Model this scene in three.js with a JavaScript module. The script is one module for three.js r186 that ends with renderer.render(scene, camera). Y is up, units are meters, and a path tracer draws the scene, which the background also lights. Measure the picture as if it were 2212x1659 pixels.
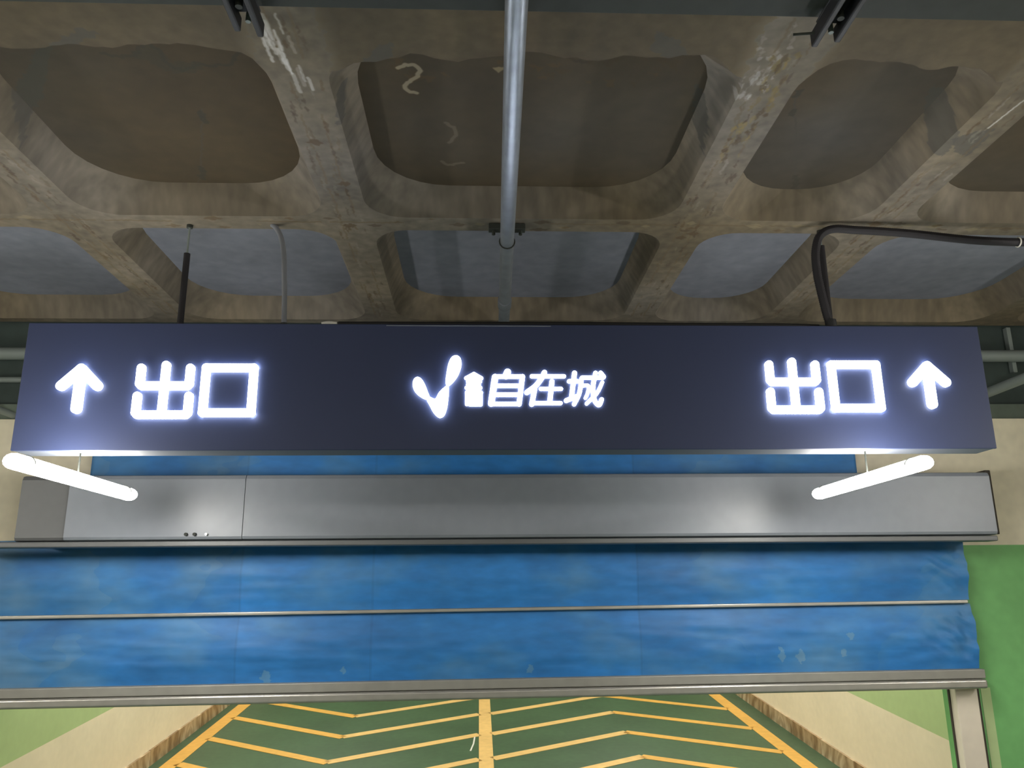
import * as THREE from 'three';
import { mergeGeometries } from 'three/addons/utils/BufferGeometryUtils.js';
import { RectAreaLightUniformsLib } from 'three/addons/lights/RectAreaLightUniformsLib.js';
import { ImprovedNoise } from 'three/addons/math/ImprovedNoise.js';
import { RoundedBoxGeometry } from 'three/addons/geometries/RoundedBoxGeometry.js';

// ---------------------------------------------------------------- camera, light, exposure
RectAreaLightUniformsLib.init();
const renderer = new THREE.WebGLRenderer({ antialias: true });
renderer.toneMapping = THREE.LinearToneMapping;
renderer.toneMappingExposure = 1.0;
renderer.shadowMap.enabled = true;
const scene = new THREE.Scene();
scene.background = new THREE.Color(0x000000);
const D = Math.PI / 180;
const camera = new THREE.PerspectiveCamera(2 * Math.atan(1659 / 2 / 1750) / D, 2212 / 1659, 0.05, 60);
camera.rotation.order = 'YXZ';
camera.position.set(0, 1.6, 0);
camera.rotation.set(14.6 * D, -2.4 * D, -0.55 * D);

const TUBE_GLOW = 60;          // visible face of the batten lamps
const TUBE_LIGHT = 60;         // the light each batten sends down
const LETTER_GLOW = 9;
const LETTER_LIGHT = 3;
const AISLE_LIGHT = 40;
const RAMP_LIGHT = 215;
const COOL = new THREE.Color().setRGB(0.80, 0.87, 1.0), WARM = new THREE.Color().setRGB(1.0, 0.96, 0.88), AMBER = new THREE.Color().setRGB(1.0, 0.96, 0.88);

function areaLight(x, y, z, w, h, color, intensity, look) {
  const l = new THREE.RectAreaLight(color, intensity, w, h);
  l.position.set(x, y, z); l.lookAt(x + look[0], y + look[1], z + look[2]); l.castShadow = true;
  scene.add(l);
  return l;
}

// ---------------------------------------------------------------- helpers
let seed = 20240611;
const rnd = () => { seed = (seed + 0x6d2b79f5) | 0; let t = Math.imul(seed ^ (seed >>> 15), 1 | seed); t = (t + Math.imul(t ^ (t >>> 7), 61 | t)) ^ t; return ((t ^ (t >>> 14)) >>> 0) / 4294967296; };
const noise = new ImprovedNoise();
const fbm = (x, y, o = 4, s = 0) => { let a = 0, k = 0.5; for (let i = 0; i < o; i++) { a += k * noise.noise(x, y, s + i * 7.3); x *= 2.03; y *= 2.03; k *= 0.52; } return a; };

const used = new Map();
const numbered = (name) => { const n = used.get(name) ?? 0; used.set(name, n + 1); return n ? name + '_' + String(n).padStart(3, '0') : name; };
function mesh(name, geo, mat, parent) {
  const m = new THREE.Mesh(geo, mat);
  m.name = parent === scene || !parent ? numbered(name) : name;
  m.castShadow = m.receiveShadow = true;
  (parent ?? scene).add(m);
  return m;
}
function thing(name, label, category, group) {
  const g = new THREE.Group(); g.name = numbered(name); g.userData = { label, category };
  if (group) g.userData.group = group;
  scene.add(g);
  return g;
}
function tag(o, label, category, group) { o.userData = { label, category }; if (group) o.userData.group = group; return o; }
function structure(o, label, category) { o.userData = { label, category, kind: 'structure' }; return o; }

// uv in metres from the dominant axis of each face
function metres(g) {
  if (g.index) g = g.toNonIndexed();
  const p = g.attributes.position, uv = new Float32Array(p.count * 2), a = new THREE.Vector3(), b = new THREE.Vector3(), c = new THREE.Vector3();
  for (let i = 0; i < p.count; i += 3) {
    a.fromBufferAttribute(p, i); b.fromBufferAttribute(p, i + 1); c.fromBufferAttribute(p, i + 2);
    const n = b.clone().sub(a).cross(c.clone().sub(a));
    const ax = Math.abs(n.x), ay = Math.abs(n.y), az = Math.abs(n.z);
    [a, b, c].forEach((v, k) => {
      const [s, t] = ay >= ax && ay >= az ? [v.x, v.z] : ax >= az ? [v.z, v.y] : [v.x, v.y];
      uv[(i + k) * 2] = s; uv[(i + k) * 2 + 1] = t;
    });
  }
  g.setAttribute('uv', new THREE.BufferAttribute(uv, 2));
  return g;
}
const box = (x0, x1, y0, y1, z0, z1) => metres(new THREE.BoxGeometry(Math.abs(x1 - x0), Math.abs(y1 - y0), Math.abs(z1 - z0)).translate((x0 + x1) / 2, (y0 + y1) / 2, (z0 + z1) / 2));
const rbox = (x0, x1, y0, y1, z0, z1, r = 0.004) => metres(new RoundedBoxGeometry(Math.abs(x1 - x0), Math.abs(y1 - y0), Math.abs(z1 - z0), 2, r).translate((x0 + x1) / 2, (y0 + y1) / 2, (z0 + z1) / 2));
const V = (x, y, z) => new THREE.Vector3(x, y, z);
function rod(a, b, r, seg = 14) {
  const d = b.clone().sub(a), g = new THREE.CylinderGeometry(r, r, d.length(), seg);
  g.applyQuaternion(new THREE.Quaternion().setFromUnitVectors(V(0, 1, 0), d.clone().normalize()));
  return g.translate((a.x + b.x) / 2, (a.y + b.y) / 2, (a.z + b.z) / 2);
}
const tube = (pts, r, n = 60, seg = 12) => new THREE.TubeGeometry(new THREE.CatmullRomCurve3(pts.map((p) => V(...p)), false, 'catmullrom', 0.5), n, r, seg, false);
const merge = (list) => mergeGeometries(list.map((g) => { g = g.index ? g.toNonIndexed() : g; for (const k of Object.keys(g.attributes)) if (!['position', 'normal', 'uv'].includes(k)) g.deleteAttribute(k); return g; }));

// textures: a canvas filled per pixel
function pixelTexture(w, h, f, srgb = true) {
  const data = new Uint8Array(w * h * 4);
  for (let y = 0; y < h; y++) for (let x = 0; x < w; x++) {
    const c = f(x, y), o = (y * w + x) * 4;
    data[o] = Math.max(0, Math.min(255, c[0])); data[o + 1] = Math.max(0, Math.min(255, c[1])); data[o + 2] = Math.max(0, Math.min(255, c[2])); data[o + 3] = 255;
  }
  const t = new THREE.DataTexture(data, w, h);
  t.magFilter = THREE.LinearFilter; t.wrapS = t.wrapT = THREE.MirroredRepeatWrapping; if (srgb) t.colorSpace = THREE.SRGBColorSpace;
  t.needsUpdate = true;
  return t;
}
// mottled paint or concrete: base sRGB colour, amount of coarse and fine variation, size of the tile in metres
function mottled(base, coarse, fine, size = 3, px = 512, s = 0) {
  const t = pixelTexture(px, px, (x, y) => {
    const u = x / px * size, v = y / px * size, n = fbm(u * 1.7, v * 1.7, 4, s) * coarse + fbm(u * 18, v * 18, 2, s + 40) * fine;
    return base.map((c) => c * (1 + n));
  });
  t.repeat.set(1 / size, 1 / size);
  return t;
}
const std = (o) => new THREE.MeshStandardMaterial({ roughness: 0.8, ...o });

// ---------------------------------------------------------------- materials
const M = {
  floor: std({ map: mottled([66, 84, 68], 0.22, 0.1, 3, 512, 3), roughness: 0.55 }),
  plaster: std({ map: mottled([168, 163, 148], 0.16, 0.08, 3, 512, 5), roughness: 0.85 }),
  cream: std({ map: mottled([238, 230, 206], 0.12, 0.06, 3, 512, 7), roughness: 0.75 }),
  green: std({ map: mottled([118, 182, 112], 0.12, 0.07, 3, 512, 9), roughness: 0.6 }),
  paleGreen: std({ map: mottled([184, 206, 150], 0.06, 0.03, 3, 512, 11), roughness: 0.7 }),
  wallCream: std({ map: mottled([240, 227, 202], 0.06, 0.03, 3, 512, 12), roughness: 0.7 }),
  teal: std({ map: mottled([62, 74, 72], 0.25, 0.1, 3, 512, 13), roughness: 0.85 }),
  tealBeam: std({ map: mottled([104, 116, 106], 0.18, 0.1, 3, 512, 15), roughness: 0.8 }),
  rampGreen: std({ map: mottled([66, 92, 66], 0.16, 0.12, 3, 512, 17), roughness: 0.5 }),
  yellow: std({ map: mottled([228, 174, 84], 0.08, 0.08, 3, 512, 19), roughness: 0.55 }),
  paleYellow: std({ map: mottled([226, 186, 118], 0.08, 0.08, 3, 512, 21), roughness: 0.55 }),
  panelBlack: std({ color: 0x343e60, roughness: 0.5 }),
  sheet: std({ map: mottled([134, 140, 150], 0.06, 0.04, 3, 256, 23), roughness: 0.37, metalness: 0.0 }),
  sheetDark: std({ map: mottled([112, 114, 116], 0.06, 0.04, 3, 256, 25), roughness: 0.5, metalness: 0.3 }),
  aluminium: std({ map: mottled([186, 184, 178], 0.1, 0.08, 3, 256, 27), roughness: 0.34, metalness: 0.7 }),
  dullAluminium: std({ map: mottled([150, 149, 143], 0.12, 0.08, 3, 256, 29), roughness: 0.55, metalness: 0.4 }),
  galvanised: std({ map: mottled([150, 156, 164], 0.2, 0.16, 1.2, 512, 31), roughness: 0.42, metalness: 0.6 }),
  casing: std({ color: 0x5d626c, roughness: 0.6 }),
  pipeGrey: std({ color: 0x8a9492, roughness: 0.6, metalness: 0.2 }),
  darkSteel: std({ map: mottled([52, 56, 52], 0.2, 0.15, 2, 256, 33), roughness: 0.75 }),
  black: std({ color: 0x17171a, roughness: 0.6 }),
  rubber: std({ color: 0x26242a, roughness: 0.7 }),
  greyConduit: std({ color: 0x7d8089, roughness: 0.55 }),
  white: std({ color: 0xe4e2dc, roughness: 0.4 }),
  railCream: std({ map: mottled([222, 212, 196], 0.08, 0.05, 2, 256, 35), roughness: 0.5 }),
  gapDark: std({ color: 0x3b352c, roughness: 0.8 }),
};
M.letter = std({ color: 0xffffff, roughness: 0.4, emissive: COOL, emissiveIntensity: LETTER_GLOW });
M.tube = std({ color: 0xffffff, roughness: 0.4, emissive: WARM, emissiveIntensity: TUBE_GLOW });
M.rampTube = std({ color: 0xffffff, roughness: 0.4, emissive: AMBER, emissiveIntensity: 20 });
M.sideTube = std({ color: 0xffffff, roughness: 0.4, emissive: WARM, emissiveIntensity: 105 });
M.aisleTube = std({ color: 0xffffff, roughness: 0.4, emissive: WARM, emissiveIntensity: 75 });

// blue coated fabric: dye mottling, vertical welded joins between the lengths of cloth, dust and scuffs
M.blue = (() => {
  const w = 2048, h = 512, X0 = -2.42, X1 = 2.52, H = 1.0;
  const t = pixelTexture(w, h, (x, y) => {
    const X = X0 + (X1 - X0) * x / w, Y = y / h * H;
    let n = fbm(X * 1.6, Y * 2.2, 4, 50) * 0.22 + fbm(X * 9, Y * 22, 3, 52) * 0.14;
    const cloth = X < -1.18 ? 0.97 : X < -0.53 ? 1.02 : X < 0.8 ? 1.04 : 0.98;             // four lengths of slightly different dye, darker sides and lighter middle offset the lamp light
    let k = cloth * (1 + n);
    for (const s of [-1.18, -0.53, 0.8]) if (Math.abs(X - s) < 0.006) k *= 0.95;
    let c = [42 * k, 117 * k, 186 * k];
    const E = X + 0.9 * fbm(X * 1.3, Y * 2.5, 4, 63);                                       // ragged patches of grey dust, thickened at both sides to dull the cloth
    const dust = Math.max(0, fbm(X * 2.3 + 9, Y * 3.1, 4, 60) - 0.03 + (E < -1.95 ? 0.3 : E < -1.3 ? 0.14 : 0) + (E > 2.1 ? 0.26 : E > 1.2 ? 0.14 : 0)) * 0.75;
    c = c.map((v, i) => v + ([150, 160, 168][i] - v) * Math.min(0.75, dust));
    for (const [sx, sy, rr] of [[1.505, 0.53, 0.02], [1.5, 0.565, 0.01], [1.6, 0.525, 0.022], [1.82, 0.54, 0.014], [1.86, 0.62, 0.016], [-1.03, 0.475, 0.025], [-0.66, 0.5, 0.012], [0.25, 0.49, 0.016]]) {
      const q = Math.hypot(X - sx, (Y - sy) * 0.8) / rr + 1.2 * fbm(X * 60, Y * 60, 2, 66);
      if (q < 1) c = c.map((v, i) => v + ([170, 176, 172][i] - v) * 0.3);                 // dried splashes
    }
    return c;
  });
  t.repeat.set(1 / (X1 - X0), 1 / H); t.offset.set(-X0 / (X1 - X0), 0);
  return std({ map: t, roughness: 0.55 });
})();

// ---------------------------------------------------------------- ceiling: cast concrete ribs with sunk coffers
const RIB = 3.07, PANEL = 3.19, DEEP = 3.42;
const CX = [-4.4, -2.8, -1.635, -0.525, 0.87, 1.66, 2.9, 4.4], CZ = [3.2, 2.03, 0.85, -0.42, -1.935, -3.05, -4.3];
const TW = 2048, TH = 1024, TX = 3.2, TZ = 1.2, TS = 320;       // texture covers x -3.2..3.2, z -1.2..-4.4, mirrored beyond
const onCanvas = ([x, z]) => [(x + TX) * TS, (-z - TZ) * TS];
function canvasTexture(base, draw) {
  const cv = document.createElement('canvas'); cv.width = TW; cv.height = TH;
  const g = cv.getContext('2d'), img = g.createImageData(TW, TH), d = img.data;
  for (let y = 0; y < TH; y++) for (let x = 0; x < TW; x++) {
    const c = base(x / TS - TX, -y / TS - TZ), o = (y * TW + x) * 4;
    for (let k = 0; k < 3; k++) d[o + k] = Math.max(0, Math.min(255, c[k]));
    d[o + 3] = 255;
  }
  g.putImageData(img, 0, 0);
  draw(g);
  const t = new THREE.CanvasTexture(cv);
  t.colorSpace = THREE.SRGBColorSpace; t.wrapS = t.wrapT = THREE.MirroredRepeatWrapping;
  return t;
}
// a stain with a ragged outline
function ragged(g, pts, rough, fill, open) {
  g.beginPath();
  const q = pts.map(onCanvas), out = [];
  const n = open ? q.length - 1 : q.length;
  for (let i = 0; i < n; i++) {
    const a = q[i], b = q[(i + 1) % q.length], m = Math.max(2, Math.round(Math.hypot(b[0] - a[0], b[1] - a[1]) / 3));
    for (let k = 0; k < m; k++) out.push([a[0] + (b[0] - a[0]) * k / m + (rnd() - 0.5) * rough, a[1] + (b[1] - a[1]) * k / m + (rnd() - 0.5) * rough]);
  }
  if (open) out.push(q[q.length - 1]);
  out.forEach(([x, y], i) => (i ? g.lineTo(x, y) : g.moveTo(x, y)));
  if (open) { g.strokeStyle = fill; g.lineJoin = 'round'; g.stroke(); } else { g.closePath(); g.fillStyle = fill; g.fill(); }
}
const scallop2 = [[-0.35, -2.10], [-0.27, -2.12], [-0.24, -2.09], [-0.18, -2.08], [-0.14, -2.11], [-0.12, -2.12], [-0.06, -2.09], [-0.01, -2.07], [0.04, -2.09], [0.08, -2.10], [0.17, -2.09], [0.21, -2.11], [0.26, -2.13], [0.3, -2.15], [0.34, -2.16], [0.38, -2.13], [0.42, -2.08], [0.47, -2.06], [0.54, -2.1], [0.7, -2.12]];
const scallop1 = [[-1.45, -2.10], [-1.14, -2.15], [-1.1, -2.17], [-1.04, -2.16], [-1.0, -2.11], [-0.97, -2.11], [-0.96, -2.15], [-0.96, -2.21], [-0.92, -2.23], [-0.86, -2.19], [-0.83, -2.21], [-0.77, -2.2], [-0.72, -2.14], [-0.62, -2.12]];
const patches = [
  [[-1.02, -1.91], [-1.06, -1.89], [-1.18, -1.96], [-1.26, -2.07], [-1.33, -2.16], [-1.51, -2.36], [-1.55, -2.52], [-1.44, -2.4], [-1.36, -2.28], [-1.23, -2.06], [-1.15, -1.99]],
  [[-0.24, -1.92], [-0.28, -1.94], [-0.34, -2.02], [-0.35, -2.09], [-0.31, -2.06], [-0.25, -2.01]],
  [[0.48, -1.86], [0.54, -1.89], [0.61, -1.99], [0.63, -2.09], [0.58, -2.02], [0.48, -1.93]],
  [[-0.43, -2.19], [-0.41, -2.19], [-0.43, -2.32], [-0.46, -2.34]],
  [[0.69, -2.24], [0.75, -2.33], [0.77, -2.4], [0.78, -2.51], [0.74, -2.46]],
  [[1.47, -2.24], [1.56, -2.29], [1.61, -2.37], [1.62, -2.48], [1.56, -2.46], [1.49, -2.33]],
  [[1.59, -2.37], [1.63, -2.33], [1.69, -2.3], [1.71, -2.4], [1.7, -2.48], [1.63, -2.43]],
];
const panelMap = canvasTexture((x, z) => {
  // the two bays differ: brown seepage over the bay before the cross rib, behind it lamp light put into the colour as paler blue-grey
  const n = fbm(x * 1.4, z * 1.4, 5, 70), m = fbm(x * 14, z * 14, 3, 75), w = Math.max(0, Math.min(1, fbm(x * 0.9, z * 0.9, 3, 80) * 1.4 + 0.75));
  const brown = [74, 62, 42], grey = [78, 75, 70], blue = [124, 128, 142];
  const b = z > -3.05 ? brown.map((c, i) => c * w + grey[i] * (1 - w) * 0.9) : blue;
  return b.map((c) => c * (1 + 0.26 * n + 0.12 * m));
}, (g) => {
  g.globalAlpha = 0.55; g.lineWidth = 4; ragged(g, scallop2.slice(9), 4, '#3a3022', true); ragged(g, scallop1.slice(1), 5, '#38352c', true);
  g.globalAlpha = 0.45; ragged(g, [[-1.05, -2.17], [-1.0, -2.11], [-0.96, -2.12], [-0.95, -2.2], [-0.9, -2.19], [-0.84, -2.2], [-0.88, -2.24], [-0.95, -2.25], [-1.0, -2.2]], 6, '#3c3a30');
  g.globalAlpha = 0.4; for (let i = 0; i < 26; i++) { const x = -0.3 + rnd() * 0.9, z = -2.12 - rnd() * 0.14; ragged(g, [[x, z], [x + 0.02 + rnd() * 0.05, z - 0.005], [x + 0.03, z - 0.02 - rnd() * 0.03]], 5, rnd() < 0.5 ? '#5a4526' : '#4a3c24'); }
  g.globalAlpha = 0.6; for (const p of patches) ragged(g, p, 5, '#43423b');
  g.globalAlpha = 0.7; g.lineWidth = 2.2;      // hairline cracks with damp spots
  ragged(g, [[-0.93, -2.44], [-1.0, -2.65], [-1.08, -2.89], [-1.14, -3.0]], 3, '#4a4438', true);
  ragged(g, [[1.04, -2.28], [1.07, -2.39], [1.17, -2.63], [1.26, -2.88], [1.34, -3.0]], 3, '#46423a', true);
  for (const [x, z] of [[-0.94, -2.47], [-0.945, -2.5], [-1.06, -2.84], [-1.065, -2.87], [-1.08, -2.9], [1.05, -2.3], [1.075, -2.41], [1.25, -2.85], [1.265, -2.88], [1.275, -2.92]]) ragged(g, [[x - 0.012, z + 0.02], [x + 0.01, z + 0.02], [x + 0.008, z - 0.025], [x - 0.014, z - 0.02]], 4, '#3a352b');
  // chalked figures
  g.lineCap = 'round'; g.lineWidth = 5; g.globalAlpha = 0.75;
  ragged(g, [[-0.255, -2.205], [-0.23, -2.185], [-0.2, -2.188], [-0.185, -2.215], [-0.2, -2.25], [-0.235, -2.285], [-0.242, -2.31], [-0.225, -2.325], [-0.205, -2.332]], 2, '#a89b82', true);
  g.lineWidth = 4.5; g.globalAlpha = 0.3;
  ragged(g, [[-0.12, -2.5], [-0.09, -2.53], [-0.08, -2.58], [-0.11, -2.63]], 2, '#9a8f7c', true); ragged(g, [[-0.14, -2.76], [-0.12, -2.79], [-0.06, -2.77]], 2, '#9a8f7c', true);
  g.globalAlpha = 0.7; ragged(g, [[0.04, -2.19], [0.085, -2.19], [0.06, -2.22]], 2, '#9b8c6c');
  g.globalAlpha = 1;
});
const ribMap = canvasTexture((x, z) => {
  const n = fbm(x * 2, z * 2, 4, 90), m = fbm(x * 22, z * 22, 3, 95), w = Math.max(0, Math.min(1, 0.5 + 1.3 * fbm(x * 1.1 + 3, z * 1.1, 3, 99)));
  const tan = [112, 100, 80], grey = [114, 108, 100], darkBrown = [92, 80, 60];
  const along = Math.min(...CX.map((c) => Math.abs(x - c))), edge = Math.max(0, Math.min(1, ((along - 0.1) + 0.05 * m) / 0.04));     // darker brown over the wide cross rib, not over the long ribs
  if (z > -2.06 && edge > 0) return darkBrown.map((c, i) => (c * edge + tan[i] * (1 - edge)) * (1 + 0.3 * n + 0.18 * m));
  return tan.map((c, i) => (c * w + grey[i] * (1 - w)) * (1 + 0.34 * n + 0.26 * m));
}, (g) => {
  g.globalAlpha = 0.6; for (const p of patches) ragged(g, p, 5, '#4e4c47');
  // form-board joints along the ribs, efflorescence and rust
  g.lineCap = 'round';
  for (const [x, s] of [[-1.635, 1], [-0.525, 1], [0.87, 1], [1.66, 1]]) {
    for (const off of [-0.035, 0.028]) { g.globalAlpha = 0.5; g.lineWidth = 2.5; for (let z = -1.8; z > -4.2; z -= 0.24) if (rnd() < 0.75) ragged(g, [[x + off, z], [x + off + (rnd() - 0.5) * 0.012, z - 0.12], [x + off, z - 0.2]], 2.5, '#6b5a42', true); }
    for (let i = 0; i < 70; i++) { const z = -1.85 - rnd() * 2.3, xx = x + (rnd() - 0.5) * 0.12, w = 0.002 + rnd() * 0.005, l = 0.015 + rnd() * 0.05; g.globalAlpha = 0.25 + rnd() * 0.35; ragged(g, [[xx - w, z], [xx, z + l], [xx + w, z + l * 0.3], [xx + w * 0.6, z - l], [xx - w * 0.8, z - l * 0.6]], 3.5, ['#54422b', '#64543a', '#8d877c', '#43372a', '#4d3f30'][i % 5]); }
  }
  for (const z0 of [-3.05]) {
    g.globalAlpha = 0.55; g.lineWidth = 3; for (let x = -3; x < 3; x += 0.3) if (rnd() < 0.8) ragged(g, [[x, z0 + 0.012], [x + 0.26, z0 + 0.01]], 3, '#66553d', true);
    for (let i = 0; i < 60; i++) { const x = -3 + rnd() * 6, z = z0 + (rnd() - 0.5) * 0.1, r = 0.006 + rnd() * 0.014; g.globalAlpha = 0.5; ragged(g, [[x - 2 * r, z], [x, z + r], [x + 2 * r, z], [x, z - r]], 3, ['#5a462c', '#8f8468', '#4c3e2e'][i % 3]); }
  }
  // white lamp glints painted on the rib over the sign's left half, honeycombed yellow aggregate on the next one
  for (let i = 0; i < 26; i++) { const z = -1.8 - rnd() * 0.3, x = -0.55 + (rnd() - 0.5) * 0.1; g.globalAlpha = 0.25 + rnd() * 0.45; g.lineWidth = 1.5 + rnd() * 3; ragged(g, [[x, z], [x + 0.004, z - 0.04 - rnd() * 0.06]], 1.5, '#d9d6d4', true); }
  for (let i = 0; i < 40; i++) { const z = -1.82 - rnd() * 0.34, x = 0.82 + (rnd() - 0.5) * 0.09, w = 0.003 + rnd() * 0.009, l = 0.008 + rnd() * 0.022; g.globalAlpha = 0.2 + rnd() * 0.25; ragged(g, [[x - w, z], [x, z + l], [x + w, z], [x, z - l]], 3, '#c4c0bf'); }
  for (let i = 0; i < 60; i++) { const z = -1.95 - rnd() * 0.6, x = 0.87 + (rnd() - 0.5) * 0.08, w = 0.003 + rnd() * 0.009, l = 0.01 + rnd() * 0.025; g.globalAlpha = 0.35 + rnd() * 0.3; ragged(g, [[x - w, z], [x, z + l], [x + w, z], [x, z - l]], 3, ['#8b7945', '#77663c', '#4e3f27'][i % 3]); }
  g.globalAlpha = 0.8; g.lineWidth = 2; ragged(g, [[1.69, -2.12], [1.67, -2.3]], 1, '#d6d2cc', true);
  g.globalAlpha = 0.7; for (const [x, z] of [[-0.53, -3.07], [0.9, -3.12], [0.86, -3.16], [-0.5, -2.72], [-0.55, -2.44]]) ragged(g, [[x - 0.03, z], [x, z + 0.02], [x + 0.03, z + 0.005], [x + 0.01, z - 0.02]], 4, '#564632');
  g.globalAlpha = 1;
});
function mapped(g) {   // plan coordinates to the ceiling textures
  if (g.index) g = g.toNonIndexed();
  const p = g.attributes.position, uv = new Float32Array(p.count * 2);
  for (let i = 0; i < p.count; i++) { uv[2 * i] = (p.getX(i) + TX) / (2 * TX); uv[2 * i + 1] = 1 - (-p.getZ(i) - TZ) / (TH / TS); }
  g.setAttribute('uv', new THREE.BufferAttribute(uv, 2));
  return g;
}
M.rib = std({ map: ribMap, bumpMap: ribMap, bumpScale: 0.004, roughness: 0.8 });
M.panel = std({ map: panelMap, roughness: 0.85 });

const ceiling = new THREE.Group(); ceiling.name = 'ceiling'; scene.add(ceiling);
structure(ceiling, 'stained concrete coffered ceiling with tan ribs', 'ceiling');
mesh('slab', box(-4.6, 4.6, PANEL + 0.03, DEEP, 3.4, -4.75), M.plaster, ceiling);
function loop(x0, x1, z0, z1, r, n = 7) {
  const out = [], c = [[x1 - r, z1 - r, 0], [x0 + r, z1 - r, 1], [x0 + r, z0 + r, 2], [x1 - r, z0 + r, 3]];
  for (const [cx, cz, q] of c) { for (let i = 0; i <= n; i++) { const a = (q + i / n) * Math.PI / 2; out.push([cx + r * Math.cos(a), cz + r * Math.sin(a)]); }
    if (q === 0 || q === 2) { const [ax, az] = out[out.length - 1], bx = q === 0 ? x0 + r : x1 - r; for (let i = 1; i < 28; i++) out.push([ax + (bx - ax) * i / 28, az]); } }
  return out;
}
for (let i = 0; i + 1 < CX.length; i++) for (let j = 0; j + 1 < CZ.length; j++) {
  const x0 = CX[i], x1 = CX[i + 1], z0 = CZ[j + 1], z1 = CZ[j], hx = 0.082, hz = z0 === -1.935 ? 0.17 : 0.058, hn = z1 === -1.935 ? 0.035 : 0.058;   // hz: half rib at the far side, hn: at the near side
  const slop = (x) => (z1 === -1.935 ? 0.055 * Math.max(-0.4, fbm(x * 4.2, 3.3, 3, 130) * 2.2) + 0.012 * fbm(x * 25, 1, 2, 131) : 0);   // concrete slopped over the form edge
  const r2 = Math.min(0.27, (x1 - x0) / 2 - hx - 0.08), near = (l) => l.map(([x, z]) => [x, z > z1 - hn - 0.06 ? z - slop(x) : z]);
  const outer = near(loop(x0 + hx, x1 - hx, z0 + hz, z1 - hn, 0.15)), inner = loop(x0 + hx + 0.055, x1 - hx - 0.055, z0 + hz + 0.045, z1 - hn - 0.045, r2);
  const mid = outer.map((o, k) => [o[0] * 0.8 + inner[k][0] * 0.2, o[1] * 0.8 + inner[k][1] * 0.2]);
  const shape = new THREE.Shape([[x0, z0], [x1, z0], [x1, z1], [x0, z1]].map((p) => new THREE.Vector2(...p)));
  shape.holes.push(new THREE.Path(outer.map((p) => new THREE.Vector2(...p)).reverse()));
  const face = new THREE.ShapeGeometry(shape).rotateX(Math.PI / 2).translate(0, RIB, 0);
  const n = outer.length, pos = [], idx = [];
  for (const [l, y] of [[outer, RIB], [mid, RIB + 0.03], [inner, PANEL]]) for (const p of l) pos.push(p[0], y, p[1]);
  for (let q = 0; q < 2; q++) for (let k = 0; k < n; k++) { const a = q * n + k, b = q * n + (k + 1) % n; idx.push(a, a + n, b, b, a + n, b + n); }
  const wall = new THREE.BufferGeometry(); wall.setAttribute('position', new THREE.Float32BufferAttribute(pos, 3)); wall.setIndex(idx); wall.computeVertexNormals();
  mesh('rib_frame', merge([mapped(face), mapped(wall)]), M.rib, ceiling);
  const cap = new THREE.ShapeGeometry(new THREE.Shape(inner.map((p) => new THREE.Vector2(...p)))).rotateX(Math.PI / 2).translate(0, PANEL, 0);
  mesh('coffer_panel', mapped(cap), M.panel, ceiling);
}

// ---------------------------------------------------------------- floor and walls of the garage
structure(mesh('floor', box(-4.6, 4.6, -0.2, 0, 3.4, -3.9), M.floor), 'grey garage floor', 'floor');
structure(mesh('wall_left', box(-4.6, -4.4, 0, DEEP, 3.4, -4.3), M.plaster), 'plain grey garage wall', 'wall');
structure(mesh('wall_right', box(4.4, 4.6, 0, DEEP, 3.4, -4.3), M.plaster), 'plain grey garage wall', 'wall');
structure(mesh('wall_back', box(-4.4, 4.4, 0, DEEP, 3.2, 3.4), M.plaster), 'plain grey garage wall', 'wall');
const front = new THREE.Group(); front.name = 'wall_front'; scene.add(front);
structure(front, 'garage wall around the door, cream above and green below', 'wall');
const DL = -2.5, DR = 2.525, BAND = 1.835;
mesh('pier', box(DR, 4.4, 0, BAND, -4.3, -4.6), M.green, front);
mesh('pier', box(-4.4, DL, 0, BAND, -4.3, -4.6), M.green, front);
mesh('lintel', box(-4.4, 4.4, BAND, 2.525, -4.3, -4.6), M.cream, front).userData.label = 'cream painted lintel';
mesh('corner_strip', box(DR + 0.035, DR + 0.085, 0, 1.12, -4.2985, -4.3), M.paleGreen, front).userData.label = 'pale green strip beside the guide rail';
mesh('ledge', box(-4.4, 4.4, 2.525, 2.615, -4.33, -4.6), M.tealBeam, front);
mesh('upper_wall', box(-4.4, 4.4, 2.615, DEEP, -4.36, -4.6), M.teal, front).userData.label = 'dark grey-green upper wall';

// ---------------------------------------------------------------- ramp behind the door
const SL = 0.096, rampY = (z) => 0.03 + SL * (-z - 4.2), RC = 0.06, RL = -2.63, RR = 2.83, RZ0 = -3.9, RZ1 = -15;
function slanted(x0, x1, lo, hi, z0, z1) {     // prism following the ramp, lo and hi measured from its surface
  const g = new THREE.BoxGeometry(x1 - x0, 1, 1).translate((x0 + x1) / 2, 0, 0), p = g.attributes.position;
  for (let i = 0; i < p.count; i++) { const z = p.getZ(i) > 0 ? z0 : z1; p.setXYZ(i, p.getX(i), rampY(z) + (p.getY(i) > 0 ? hi : lo), z); }
  g.computeVertexNormals();
  return metres(g);
}
const ramp = new THREE.Group(); ramp.name = 'ramp_floor'; scene.add(ramp);
structure(ramp, 'dark green ramp with yellow chevron markings', 'ramp');
mesh('ramp_slab', slanted(RL - 0.2, RR + 0.2, -0.2, 0, RZ0, RZ1), M.rampGreen, ramp);
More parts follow.
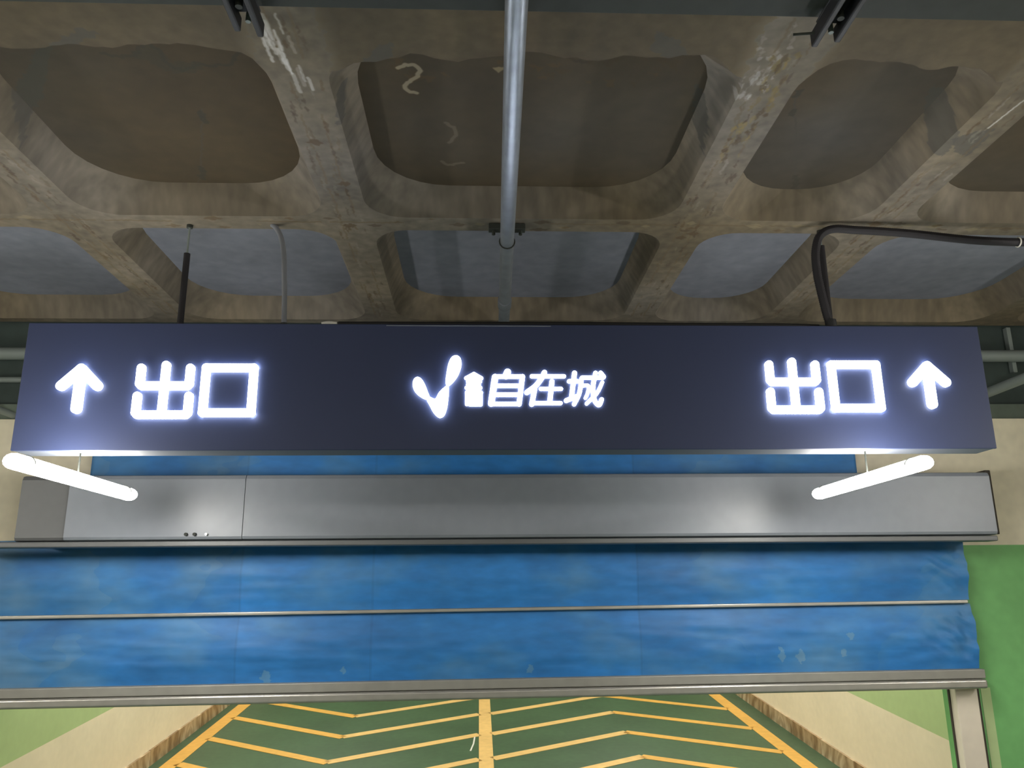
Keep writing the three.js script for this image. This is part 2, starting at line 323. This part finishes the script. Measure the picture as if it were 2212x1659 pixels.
function stripe(pts, w, m, name, parent) {      // painted line on the ramp, [x, z] in plan
  const g = [];
  for (let i = 0; i + 1 < pts.length; i++) {
    const [a, b] = [pts[i], pts[i + 1]], dx = b[0] - a[0], dz = b[1] - a[1], l = Math.hypot(dx, dz), nx = -dz / l * w / 2, nz = dx / l * w / 2, ex = dx / l * (i + 2 < pts.length ? w * 0.26 : 0), ez = dz / l * (i + 2 < pts.length ? w * 0.26 : 0);
    const q = [[a[0] + nx, a[1] + nz], [a[0] - nx, a[1] - nz], [b[0] - nx + ex, b[1] - nz + ez], [b[0] + nx + ex, b[1] + nz + ez]], pos = [];
    const h = 0.003, P = (k, up) => pos.push(q[k][0], rampY(q[k][1]) + (up ? h : 0.0005), q[k][1]);
    const dir = (q[1][0] - q[0][0]) * (q[2][1] - q[0][1]) - (q[1][1] - q[0][1]) * (q[2][0] - q[0][0]);
    const tri = (k, l2, m2, up) => (dir < 0 ? [k, l2, m2] : [k, m2, l2]).forEach((v) => P(v, up));
    tri(0, 1, 2, true); tri(0, 2, 3, true);
    for (let k = 0; k < 4; k++) { const l2 = (k + 1) % 4; P(k, false); P(l2, false); P(l2, true); P(k, false); P(l2, true); P(k, true); }
    const s = new THREE.BufferGeometry(); s.setAttribute('position', new THREE.Float32BufferAttribute(pos, 3)); s.computeVertexNormals();
    g.push(metres(s));
  }
  return mesh(name, merge(g), m, parent);
}
stripe([[RC, -4.7], [RC, -14]], 0.118, M.paleYellow, 'centre_line', ramp);
stripe([[RC - 2.52, -4.7], [RC - 2.52, -14]], 0.125, M.yellow, 'edge_line', ramp);
stripe([[RC + 2.515, -4.7], [RC + 2.515, -14]], 0.125, M.yellow, 'edge_line', ramp);
for (let k = -6; k <= 5; k++) {
  const z = -9.375 + 0.748 * k;
  // the middle of the lane is worn paler than its edges
  stripe([[RC - 2.47, z - 0.02], [RC - 1.27, z + 0.77]], 0.1, M.yellow, 'chevron_stripe', ramp); stripe([[RC - 1.285, z + 0.76], [RC - 0.055, z]], 0.1, M.paleYellow, 'chevron_stripe', ramp);
  stripe([[RC + 0.055, z - 0.01], [RC + 1.285, z - 0.75]], 0.1, M.paleYellow, 'chevron_stripe', ramp); stripe([[RC + 1.27, z - 0.755], [RC + 2.46, z - 0.05]], 0.1, M.yellow, 'chevron_stripe', ramp);
}
stripe([[-0.07, -7.37], [-0.046, -7.58], [-0.036, -7.8]], 0.013, M.white, 'paint_drip', ramp).userData.label = 'white paint streak';

// side walls: skirting of veined stone tiles, cream band, pale green above
const marble = pixelTexture(512, 128, (x, y) => {
  const u = x / 512, v = y / 128, n = fbm(u * 20 + v * 2.2 + 1.2 * fbm(u * 9, v * 2, 2, 110), v * 1.6, 4, 112), s = Math.max(0, Math.min(1, 0.42 + 1.3 * n));
  return [214 - 84 * s, 192 - 88 * s, 160 - 86 * s];
});
marble.repeat.set(1 / 1.6, 1 / 0.4);
M.marble = std({ map: marble, roughness: 0.45 });
M.marbleB = std({ map: marble, color: 0xe6ddd2, roughness: 0.45 });
function rampWall(side, x0, x1, name) {
  const w = new THREE.Group(); w.name = name; scene.add(w);
  structure(w, 'ramp side wall, cream band below pale green', 'wall');
  mesh('cream_band', slanted(x0, x1, -0.1, 0.605, -4.6, RZ1), M.wallCream, w);
  mesh('green_band', slanted(x0, x1, 0.605, 3.1, -4.6, RZ1), M.paleGreen, w);
  return w;
}
rampWall(-1, RL - 0.2, RL, 'wall_ramp_left'); rampWall(1, RR, RR + 0.2, 'wall_ramp_right');
for (const [name, x0, x1] of [['baseboard_left', RL, RL + 0.018], ['baseboard_right', RR - 0.018, RR]]) {
  const b = new THREE.Group(); b.name = name; scene.add(b);
  structure(b, 'brown veined stone skirting along the ramp', 'skirting');
  for (let z = -4.7, k = 0; z > -13.9; z -= 0.6, k++) mesh('skirting_tile', slanted(x0, x1, -0.01, 0.118 + (k % 3) * 0.0015, z, z - 0.594), k % 2 ? M.marble : M.marbleB, b);
}
const rampTop = mesh('ceiling_ramp', slanted(RL - 0.2, RR + 0.2, 3.1, 3.3, -4.6, RZ1), M.plaster); structure(rampTop, 'plain ceiling over the ramp', 'ceiling');
structure(mesh('wall_ramp_end', box(RL - 0.2, RR + 0.2, 0, 5, RZ1, RZ1 - 0.2), M.wallCream), 'cream wall at the top of the ramp', 'wall');

// ---------------------------------------------------------------- stacking door
const door = thing('stacking_door', 'blue fabric stacking door with grey metal hood, half raised over the ramp', 'door');
const HF = -3.95, HL = -1.955, HR = 2.555;
function profile(pts, x0, x1) {                  // closed [z, y] outline extruded along x
  const s = new THREE.Shape(pts.map(([z, y]) => new THREE.Vector2(-z, y)));
  return metres(new THREE.ExtrudeGeometry(s, { depth: x1 - x0, bevelEnabled: false, curveSegments: 4 }).rotateY(Math.PI / 2).translate(x0, 0, 0));
}
const hoodOutline = (f) => {
  const o = [[-4.28, 2.178], [f - 0.03, 2.178], [f - 0.008, 2.172], [f, 2.155], [f, 1.882], [f - 0.006, 1.87], [f - 0.02, 1.866], [-4.28, 1.866]];
  return o;
};
const SEAM = -1.125;
for (const [a, b] of [[HL, SEAM - 0.0015], [SEAM + 0.0015, HR]]) mesh('hood_panel', profile(hoodOutline(HF), a, b), M.sheet, door);
mesh('hood_end_cover', profile(hoodOutline(HF - 0.02), HL - 0.235, HL - 0.002), M.sheetDark, door).userData.label = 'darker grey section at the hood end';  // darker grey section closing off the hood end
mesh('lip', rbox(HL - 0.5, HR, 1.836, 1.862, HF - 0.004, HF - 0.09, 0.006), M.sheetDark, door);
mesh('end_gap_shade', rbox(HR, HR + 0.03, 1.87, 2.19, HF - 0.03, -4.28, 0.004), M.gapDark, door);  // dark strip painting in the shadow gap at the hood end
for (const x of [-1.385, -1.345, -1.29]) mesh('screw', rod(V(x, 1.892, HF + 0.012), V(x, 1.892, HF), x === -1.29 ? 0.006 : 0.008, 10), x === -1.29 ? M.aluminium : M.darkSteel, door);
mesh('top_roll', rbox(-1.98, 2.0, 2.18, 2.36, -4.17, -4.295, 0.03), M.blue, door).userData.label = 'blue cloth gathered above the hood';
// cloth panels: sagging, creased sheets between the stiffening bars
const TILT = 0.0063, TC = 0.06;
function cloth(y0, y1, s) {
  const nx = 240, ny = 24, x0 = DL + 0.01, x1 = 2.51, pos = [], idx = [], uv = [];
  for (let side = 0; side < 2; side++) for (let j = 0; j <= ny; j++) for (let i = 0; i <= nx; i++) {
    const u = i / nx, v = j / ny, x = x0 + (x1 - x0) * u, y = y0 + (y1 - y0) * v + TILT * (x - TC), edge = Math.sin(Math.PI * Math.min(1, v * 1.02));
    const corner = Math.exp(-(((x - 2.45) / 0.16) ** 2));
    let z = -4.2 + 0.022 * edge + 0.012 * edge * fbm(x * 1.5, v * 2, 3, s) + 0.007 * fbm(x * 3.5, v * 9, 3, s + 5) * Math.min(1, v * 8) * Math.min(1, (1 - v) * 8);
    z += corner * 0.05 * edge * fbm((x + v * 0.25) * 16, v * 3 - x * 3, 2, s + 9);
    pos.push(x, y, z - side * 0.003); uv.push(x, v * (y1 - y0) + (s % 2) * 0.45);
  }
  const N = (nx + 1) * (ny + 1);
  for (let j = 0; j < ny; j++) for (let i = 0; i < nx; i++) { const a = j * (nx + 1) + i, b = a + 1, c = a + nx + 1, d = c + 1; idx.push(a, b, c, b, d, c, N + a, N + c, N + b, N + b, N + c, N + d); }
  const g = new THREE.BufferGeometry(); g.setAttribute('position', new THREE.Float32BufferAttribute(pos, 3)); g.setAttribute('uv', new THREE.Float32BufferAttribute(uv, 2)); g.setIndex(idx); g.computeVertexNormals();
  return g;
}
mesh('cloth_panel', cloth(1.54, 1.9, 200), M.blue, door);
mesh('cloth_panel', cloth(1.205, 1.522, 211), M.blue, door);
const tilted = (g) => g.translate(-TC, 0, 0).rotateZ(TILT).translate(TC, 0, 0);
mesh('wind_bar', tilted(rbox(DL + 0.01, 2.5, 1.522, 1.54, -4.175, -4.21, 0.005)), M.aluminium, door);
const railTop = mesh('bottom_rail', tilted(rbox(DL + 0.01, 2.52, 1.162, 1.207, -4.155, -4.225, 0.006)), M.dullAluminium, door);
const railLow = tilted(rbox(DL + 0.01, 2.52, 1.116, 1.16, -4.145, -4.225, 0.012));
mesh('rail_edge', railLow, M.aluminium, railTop).userData.label = 'shinier lower edge of the rail';
for (const [a, b] of [[2.39, 2.505], [DL + 0.015, DL + 0.13]]) {
  const r = mesh('guide_rail', rbox(a, b, 0.035, 1.87, -4.235, -4.3, 0.006), M.railCream, door);
  mesh('gap_strip', box(a - 0.006, a - 0.0005, 0.035, 1.87, -4.286, -4.3), M.gapDark, r); mesh('gap_strip', box(b + 0.0005, b + 0.01, 0.035, 1.83, -4.24, -4.3), M.gapDark, r);  // dark strips set into the gaps along the rail
}

// ---------------------------------------------------------------- illuminated sign
const SZ = -3.0, sign = thing('exit_sign', 'long dark hanging exit sign with glowing white characters and arrows', 'sign');
const SX0 = -1.715, SX1 = 1.99, SY0 = 2.128, SY1 = 2.622;
mesh('front_panel', rbox(SX0, SX1, SY0, SY1, SZ, SZ - 0.012, 0.003), M.panelBlack, sign);
mesh('casing', rbox(SX0 + 0.002, SX1 - 0.002, SY0 + 0.001, SY1 - 0.002, SZ - 0.0125, SZ - 0.13, 0.004), M.casing, sign).userData.label = 'grey metal casing';
mesh('edge_trim', rbox(-0.36, 0.28, SY1 - 0.008, SY1 - 0.005, SZ + 0.002, SZ, 0.0008), M.sheet, sign);
const DEPTH = 0.015, THIN = 0.006;      // large letters stand further off the panel than the small ones
// a stroke of constant width with round ends, standing proud of the panel
function stroke(pts, w, depth) {
  const g = [];
  for (let i = 0; i + 1 < pts.length; i++) {
    const [a, b] = [pts[i], pts[i + 1]], l = Math.hypot(b[0] - a[0], b[1] - a[1]), r = w / 2, s = new THREE.Shape();
    s.absarc(0, 0, r, Math.PI / 2, Math.PI * 1.5, false); s.absarc(l, 0, r, -Math.PI / 2, Math.PI / 2, false); s.closePath();
    g.push(new THREE.ExtrudeGeometry(s, { depth, bevelEnabled: false, curveSegments: 6 }).rotateZ(Math.atan2(b[1] - a[1], b[0] - a[0])).translate(a[0], a[1], SZ));
  }
  return g;
}
const glyph = (name, label, strokes, at = [0, 0]) => {
  const m = mesh(name, merge(strokes.flatMap(([w, ...p]) => stroke(p, w, w > 0.025 && w !== 0.026 ? DEPTH : THIN))).translate(at[0], at[1], 0.0005), M.letter, sign);
  m.userData.label = label;
  return m;
};
const curve = (pts, n = 12) => new THREE.CatmullRomCurve3(pts.map(([x, y]) => V(x, y, 0))).getPoints(n).map((p) => [p.x, p.y]);
const W1 = 0.0302;
const arrow = [[0.036, [-0.066, -0.066], [0, 0], [0.066, -0.066]], [0.037, [0, -0.004], [0, -0.153]]];
const chu = [
  [W1, [-0.091, 0.09], [-0.091, 0.028], [-0.084, 0.0205], [0.084, 0.0205], [0.091, 0.028], [0.091, 0.09]],
  [W1, [0, 0.101], [0, -0.09]],
  [W1, [-0.095, -0.019], [-0.095, -0.083], [-0.088, -0.0905], [0.088, -0.0905], [0.095, -0.083], [0.095, -0.019]]];
const kou = [[W1, [-0.089, 0.087], [0.089, 0.087], [0.089, -0.087], [-0.089, -0.087], [-0.089, 0.087]]];
for (const [ax, ay, cx, cy, kx, ky] of [[-1.492, 2.437, -1.18, 2.351, -0.941, 2.355], [1.755, 2.454, 1.218, 2.369, 1.462, 2.3725]]) {
  glyph('arrow', 'glowing arrow pointing up', arrow, [ax, ay]);
  glyph('character', 'glowing character 出', chu, [cx, cy]);
  glyph('character', 'glowing character 口', kou, [kx, ky]);
}
// leaf-shaped tick emblem
function leaf(pts) {
  const s = new THREE.Shape(), c = new THREE.CatmullRomCurve3(pts.map(([x, y]) => V(x, y, 0)), true, 'centripetal').getPoints(32);
  s.setFromPoints(c.slice(0, -1).map((p) => new THREE.Vector2(p.x, p.y)));
  return new THREE.ExtrudeGeometry(s, { depth: DEPTH, bevelEnabled: false }).translate(0, 0, SZ + 0.0005);
}
mesh('emblem', merge([
  leaf([[-0.188, 2.328], [-0.194, 2.346], [-0.207, 2.379], [-0.221, 2.4], [-0.235, 2.406], [-0.247, 2.398], [-0.252, 2.379], [-0.248, 2.359], [-0.236, 2.342], [-0.218, 2.328], [-0.198, 2.32]]),
  leaf([[-0.198, 2.32], [-0.187, 2.297], [-0.169, 2.265], [-0.149, 2.249], [-0.134, 2.255], [-0.124, 2.277], [-0.118, 2.314], [-0.118, 2.373], [-0.139, 2.359], [-0.154, 2.342], [-0.166, 2.32], [-0.188, 2.328]]),
  leaf([[-0.126, 2.377], [-0.124, 2.421], [-0.116, 2.463], [-0.104, 2.486], [-0.088, 2.492], [-0.074, 2.484], [-0.068, 2.463], [-0.072, 2.438], [-0.087, 2.404], [-0.117, 2.373]]),
]), M.letter, sign).userData.label = 'glowing leaf-shaped tick emblem';
const w2 = 0.0115;
glyph('character', 'two small glowing characters, one above the other', [
  [0.013, [-0.05, 2.404], [-0.02, 2.421], [0.009, 2.404]], [w2, [-0.044, 2.4], [0.003, 2.4]], [w2, [-0.044, 2.39], [0.005, 2.39]], [0.012, [-0.02, 2.42], [-0.02, 2.36]],
  [w2, [-0.044, 2.378], [0.001, 2.378]], [0.012, [-0.049, 2.366], [0.006, 2.366]], [w2, [-0.036, 2.39], [-0.036, 2.37]], [w2, [-0.004, 2.39], [-0.004, 2.37]],
  [w2, [-0.043, 2.356], [0.0, 2.356]], [0.013, [-0.047, 2.347], [0.007, 2.347]], [0.013, [-0.047, 2.347], [-0.047, 2.302]], [0.013, [0.007, 2.347], [0.007, 2.301]],
  [w2, [-0.04, 2.337], [0, 2.337]], [w2, [-0.04, 2.328], [0, 2.328]], [w2, [-0.04, 2.319], [0, 2.319]], [w2, [-0.04, 2.31], [0, 2.31]], [0.012, [-0.036, 2.3], [0.007, 2.3]], [w2, [-0.02, 2.35], [-0.02, 2.3]],
]);
const w3 = 0.0155, w4 = 0.019;
glyph('character', 'glowing character 自', [
  [0.026, [0.109, 2.428], [0.103, 2.414]],
  [w3, [0.062, 2.411], [0.166, 2.411]], [w4, [0.166, 2.41], [0.152, 2.303]], [w3, [0.152, 2.3025], [0.044, 2.3025]], [0.024, [0.061, 2.408], [0.046, 2.305]],
  [w3, [0.055, 2.3745], [0.158, 2.3745]], [w3, [0.05, 2.339], [0.154, 2.339]],
]);
glyph('character', 'glowing character 在', [
  [0.0148, [0.202, 2.412], [0.326, 2.412]], [0.019, ...curve([[0.251, 2.427], [0.24, 2.405], [0.214, 2.372], [0.182, 2.348]])], [0.019, [0.212, 2.36], [0.2, 2.302]],
  [0.0148, [0.236, 2.362], [0.313, 2.362]], [0.0185, [0.279, 2.391], [0.269, 2.31]], [0.0148, [0.21, 2.306], [0.31, 2.306]],
]);
glyph('character', 'glowing character 城', [
  [0.0155, [0.345, 2.392], [0.378, 2.392]], [0.018, [0.367, 2.425], [0.352, 2.325]], [0.017, [0.332, 2.316], [0.369, 2.331]],
  [0.0145, [0.396, 2.407], [0.478, 2.407]], [0.016, ...curve([[0.394, 2.404], [0.382, 2.342], [0.362, 2.302]])],
  [0.0125, ...curve([[0.389, 2.374], [0.418, 2.374], [0.414, 2.342], [0.406, 2.326]], 14)],
  [0.0165, ...curve([[0.448, 2.425], [0.436, 2.362], [0.443, 2.312], [0.457, 2.299], [0.468, 2.32]], 18)],
  [0.0135, ...curve([[0.473, 2.388], [0.452, 2.347], [0.41, 2.304]])], [0.017, [0.468, 2.425], [0.479, 2.41]],
]);
for (const [x, y, w, h] of [[-1.2, 2.355, 0.74, 0.21], [0.12, 2.365, 0.74, 0.16], [1.47, 2.372, 0.74, 0.21]]) areaLight(x, y, SZ + 0.016, w, h, COOL, LETTER_LIGHT * 0.85, [0, 0, 1]);

// ---------------------------------------------------------------- hangers, cables, conduits
for (const [x, yTop, label] of [[-1.178, 2.945, 'dark rod hanging the sign, standing clear of any cable'], [1.43, 3.0, 'dark rod hanging the sign, beside the looping black conduit']]) {
  const h = thing('sign_hanger', label, 'hanger', 'rods holding up the sign');
  mesh('sleeve', rod(V(x, SY1 + 0.003, -3.08), V(x, yTop, -3.08), 0.0125, 14), M.rubber, h);
  mesh('wire', rod(V(x, yTop - 0.01, -3.08), V(x, RIB, -3.08), 0.0042, 8), M.pipeGrey, h);
  mesh('anchor', rod(V(x, RIB - 0.012, -3.08), V(x, RIB, -3.08), 0.013, 8), M.darkSteel, h);
  mesh('foot', rbox(x - 0.03, x + 0.03, SY1 - 0.0015, SY1 + 0.005, -3.055, -3.105, 0.001), M.darkSteel, h);
}
const gc = thing('conduit', 'thin grey conduit rising from the sign and bending at the ceiling', 'conduit');
mesh('tube', tube([[-0.766, SY1 + 0.002, -3.055], [-0.772, 2.76, -3.055], [-0.779, 2.86, -3.056], [-0.787, 2.94, -3.06], [-0.803, 3.01, -3.065], [-0.826, 3.055, -3.07], [-0.845, 3.072, -3.072]], 0.0105, 60, 12), M.greyConduit, gc);
mesh('gland', rod(V(-0.766, SY1, -3.055), V(-0.7665, SY1 + 0.02, -3.055), 0.015, 12), M.darkSteel, gc);
// black corrugated conduit: ringed tube
function corrugated(pts, r) {
  const c = new THREE.CatmullRomCurve3(pts.map((p) => V(...p)), false, 'centripetal'), L = c.getLength(), n = Math.round(L / 0.0045), g = new THREE.TubeGeometry(c, n, r, 12, false), p = g.attributes.position;
  for (let i = 0; i <= n; i++) { const o = c.getPointAt(i / n), k = i % 2 ? 0.9 : 1; for (let j = 0; j <= 12; j++) { const q = i * 13 + j; p.setXYZ(q, o.x + (p.getX(q) - o.x) * k, o.y + (p.getY(q) - o.y) * k, o.z + (p.getZ(q) - o.z) * k); } }
  g.computeVertexNormals();
  return g;
}
const bc = thing('flexible_conduit', 'black corrugated conduit looping up from the sign and sagging along the ceiling', 'conduit');
mesh('tube', corrugated([[1.405, SY1 + 0.004, -3.02], [1.396, 2.66, -3.02], [1.381, 2.754, -3.018], [1.369, 2.86, -3.015], [1.372, 2.95, -3.01], [1.394, 3.012, -3.005], [1.44, 3.038, -3.0], [1.55, 3.036, -3.0], [1.752, 3.024, -3.0], [2.041, 2.995, -3.0], [2.26, 2.988, -3.0], [2.6, 2.995, -3.0], [3.2, 3.045, -3.0]], 0.0175), M.rubber, bc);
mesh('cable_tie', new THREE.TorusGeometry(0.0195, 0.003, 6, 16).rotateY(Math.PI / 2).translate(2.22, 2.9885, -3.0), M.white, bc);
mesh('gland', rod(V(1.405, SY1, -3.02), V(1.404, SY1 + 0.03, -3.02), 0.022, 12), M.black, bc);
const pc = thing('power_cable', 'black cable lying along the top edge of the sign, white end', 'cable');
mesh('sheath', tube([[-0.55, SY1 + 0.011, -3.03], [-0.2, SY1 + 0.009, -3.022], [0.3, SY1 + 0.01, -3.02], [0.8, SY1 + 0.01, -3.025], [1.2, SY1 + 0.011, -3.03], [1.365, SY1 + 0.012, -3.045]], 0.009, 60, 10), M.black, pc);
mesh('connector', tube([[-0.555, SY1 + 0.011, -3.03], [-0.59, SY1 + 0.014, -3.03], [-0.615, SY1 + 0.009, -3.028]], 0.0075, 12, 10), M.white, pc).userData.label = 'white connector';

// galvanised pipe along the ceiling
const gp = thing('ceiling_pipe', 'galvanised steel pipe running along the ceiling above the middle of the sign', 'pipe');
const pipeAt = (z) => V(0.062 - 0.0168 * z, 2.995, z);
mesh('pipe', metres(rod(pipeAt(3.15), pipeAt(-4.355), 0.0285, 24)), M.galvanised, gp);
mesh('coupling', rod(pipeAt(-3.72), pipeAt(-3.8), 0.034, 24), M.galvanised, gp);
mesh('coupling', rod(pipeAt(-1.05), pipeAt(-1.13), 0.034, 24), M.galvanised, gp);
for (const z of [-3.05, -0.42]) {
  const q = pipeAt(z), cl = mesh('clamp', merge([metres(new THREE.TorusGeometry(0.031, 0.0028, 8, 24).translate(q.x, q.y, z)), rbox(q.x - 0.075, q.x + 0.075, 3.043, 3.068, z + 0.02, z - 0.02, 0.003)]), M.darkSteel, gp);
  for (const s of [-0.055, 0.055]) mesh('bolt', rod(V(q.x + s, 3.025, z), V(q.x + s, 3.043, z), 0.007, 8), M.darkSteel, cl);
}
// dark channel crossing under the ribs and the clips on it
const ch = thing('steel_channel', 'dark steel channel fixed across the ribs', 'channel');
mesh('web', rbox(-4.39, 4.39, 3.045, 3.069, -1.42, -1.765, 0.004), M.darkSteel, ch);
mesh('flange', rbox(-4.39, 4.39, 3.03, 3.045, -1.42, -1.44, 0.003), M.darkSteel, ch);
for (const [x, lean, label, prong] of [[-0.585, 1, 'black clip on the channel at the whitened rib', false], [0.905, -1, 'black clip on the channel with a thin prong', true]]) {
  const c = thing('pipe_clip', label, 'clip', 'black clips on the steel channel');
  mesh('plate', rbox(x - 0.035, x + 0.035, 3.024, 3.03, -1.5, -1.76, 0.002), M.black, c);
  for (const s of [-0.026, 0.026]) mesh('jaw', rbox(x + s - 0.008, x + s + 0.008, 2.985, 3.026, -1.5, -1.785 - (s * lean > 0 ? 0.02 : 0), 0.004), M.black, c);
  mesh('bolt', rod(V(x, 2.99, -1.7), V(x, 3.026, -1.7), 0.009, 10), M.darkSteel, c);
  mesh('pin', rod(V(x + 0.004, 3.0, -1.765), V(x + 0.004, 3.026, -1.765), 0.007, 8), M.pipeGrey, c);
  if (prong) mesh('prong', rod(V(x - 0.02, 3.008, -1.775), V(x - 0.085, 3.012, -1.79), 0.0035, 8), M.darkSteel, c);
}
// pipes over the lintel
const hp = thing('service_pipe', 'pale horizontal service pipe crossing the dark upper wall', 'pipe');
mesh('pipe', rod(V(-4.39, 2.885, -4.29), V(4.39, 2.885, -4.29), 0.034, 20), M.pipeGrey, hp);
for (const x of [-3.4, -2.95, 3.05, 3.6]) mesh('bracket', rbox(x - 0.012, x + 0.012, 2.80, 3.068, -4.325, -4.359, 0.002), M.pipeGrey, hp);
const lp = thing('thin_service_pipe', 'thin horizontal pipe under the thicker one, on the dark upper wall', 'pipe');
mesh('pipe', rod(V(-4.39, 2.75, -4.33), V(-2.35, 2.75, -4.33), 0.016, 14), M.pipeGrey, lp);
for (const x of [-4.0, -2.9]) mesh('clip', rbox(x - 0.01, x + 0.01, 2.728, 2.772, -4.314, -4.359, 0.002), M.darkSteel, lp);
for (const [x, y, r, label] of [[2.775, 2.645, 0.026, 'grey pipe running from the upper wall past the black conduit side'], [-2.47, 2.548, 0.018, 'thin grey pipe running from the ledge past the grey conduit side']]) {
  const p = thing('side_pipe', label, 'pipe');
  mesh('pipe', rod(V(x, y, -4.325), V(x, y, 3.15), r, 18), M.pipeGrey, p);
  for (const z of [-2.2, -1.2, 0.6, 2.4]) { const hgr = mesh('hanger', rod(V(x, y + r, z), V(x, 3.068, z), 0.004, 8), M.darkSteel, p); hgr.userData.label = 'thin drop rod'; }
}

// ---------------------------------------------------------------- batten lamps
function batten(name, label, x, y, z0, z1, r, glowMat, light, color, group, wires, top = RIB) {
  const t = thing(name, label, 'lamp', group), zc = (z0 + z1) / 2, len = Math.abs(z1 - z0);
  mesh('diffuser', new THREE.CapsuleGeometry(r, len - 2 * r - 0.012, 4, 14).rotateX(Math.PI / 2).scale(1.0, 0.8, 1).translate(x, y, zc), glowMat, t);
  for (const z of wires) {
    mesh('hanging_rod', rod(V(x, y + r * 0.82, z), V(x, top, z), 0.0035, 8), M.darkSteel, t);
  }
  for (const z of [z0 - 0.1, z1 + 0.1]) mesh('clip', new THREE.TorusGeometry(r * 1.03, 0.003, 6, 20, Math.PI).scale(1, 0.82, 1).translate(x, y, z), M.darkSteel, t);
  areaLight(x, y - r * 0.8 - 0.004, zc, 2 * r * 0.85, len - 0.06, color, light, [0, -1, 0]);
  return t;
}
const under = 'lit lamps under the sign ends';
batten('batten_lamp', 'lit white batten lamp under the sign end with the grey conduit', -1.49, 2.03, -2.6, -3.56, 0.033, M.tube, TUBE_LIGHT, WARM, under, [-3.06], SY0);
batten('batten_lamp', 'lit white batten lamp under the sign end with the black conduit', 1.5, 2.02, -2.62, -3.56, 0.031, M.tube, TUBE_LIGHT, WARM, under, [-3.06], SY0);
for (const [x, who] of [[-3.55, 'left'], [3.55, 'right']]) batten('side_lamp', `lit batten lamp along the ${who} side wall`, x, 2.3, -1.3, -2.4, 0.034, M.sideTube, AISLE_LIGHT * 1.4, WARM, null, [-1.95, -2.25]);
for (const [x, who] of [[-2.2, 'nearest the left side wall'], [0.2, 'between the two others'], [2.6, 'nearest the right side wall']]) batten('aisle_lamp', 'lit batten lamp over the aisle, ' + who, x, 2.55, 1.6, 0.4, 0.034, M.aisleTube, AISLE_LIGHT, WARM, 'lamps along the aisle', [1.4, 0.6]);
for (const [x, z, who] of [[-1.6, -6.2, 'lower end, left wall side'], [1.7, -6.2, 'lower end, right wall side'], [-1.6, -9.2, 'higher up, left wall side'], [1.7, -9.2, 'higher up, right wall side']]) batten('ramp_lamp', 'lit batten lamp under the ramp ceiling, ' + who, x, rampY(z) + 2.95, z + 0.6, z - 0.6, 0.034, M.rampTube, RAMP_LIGHT, AMBER, 'lamps above the ramp', [z + 0.4, z - 0.4], rampY(z) + 3.12);

renderer.render(scene, camera);
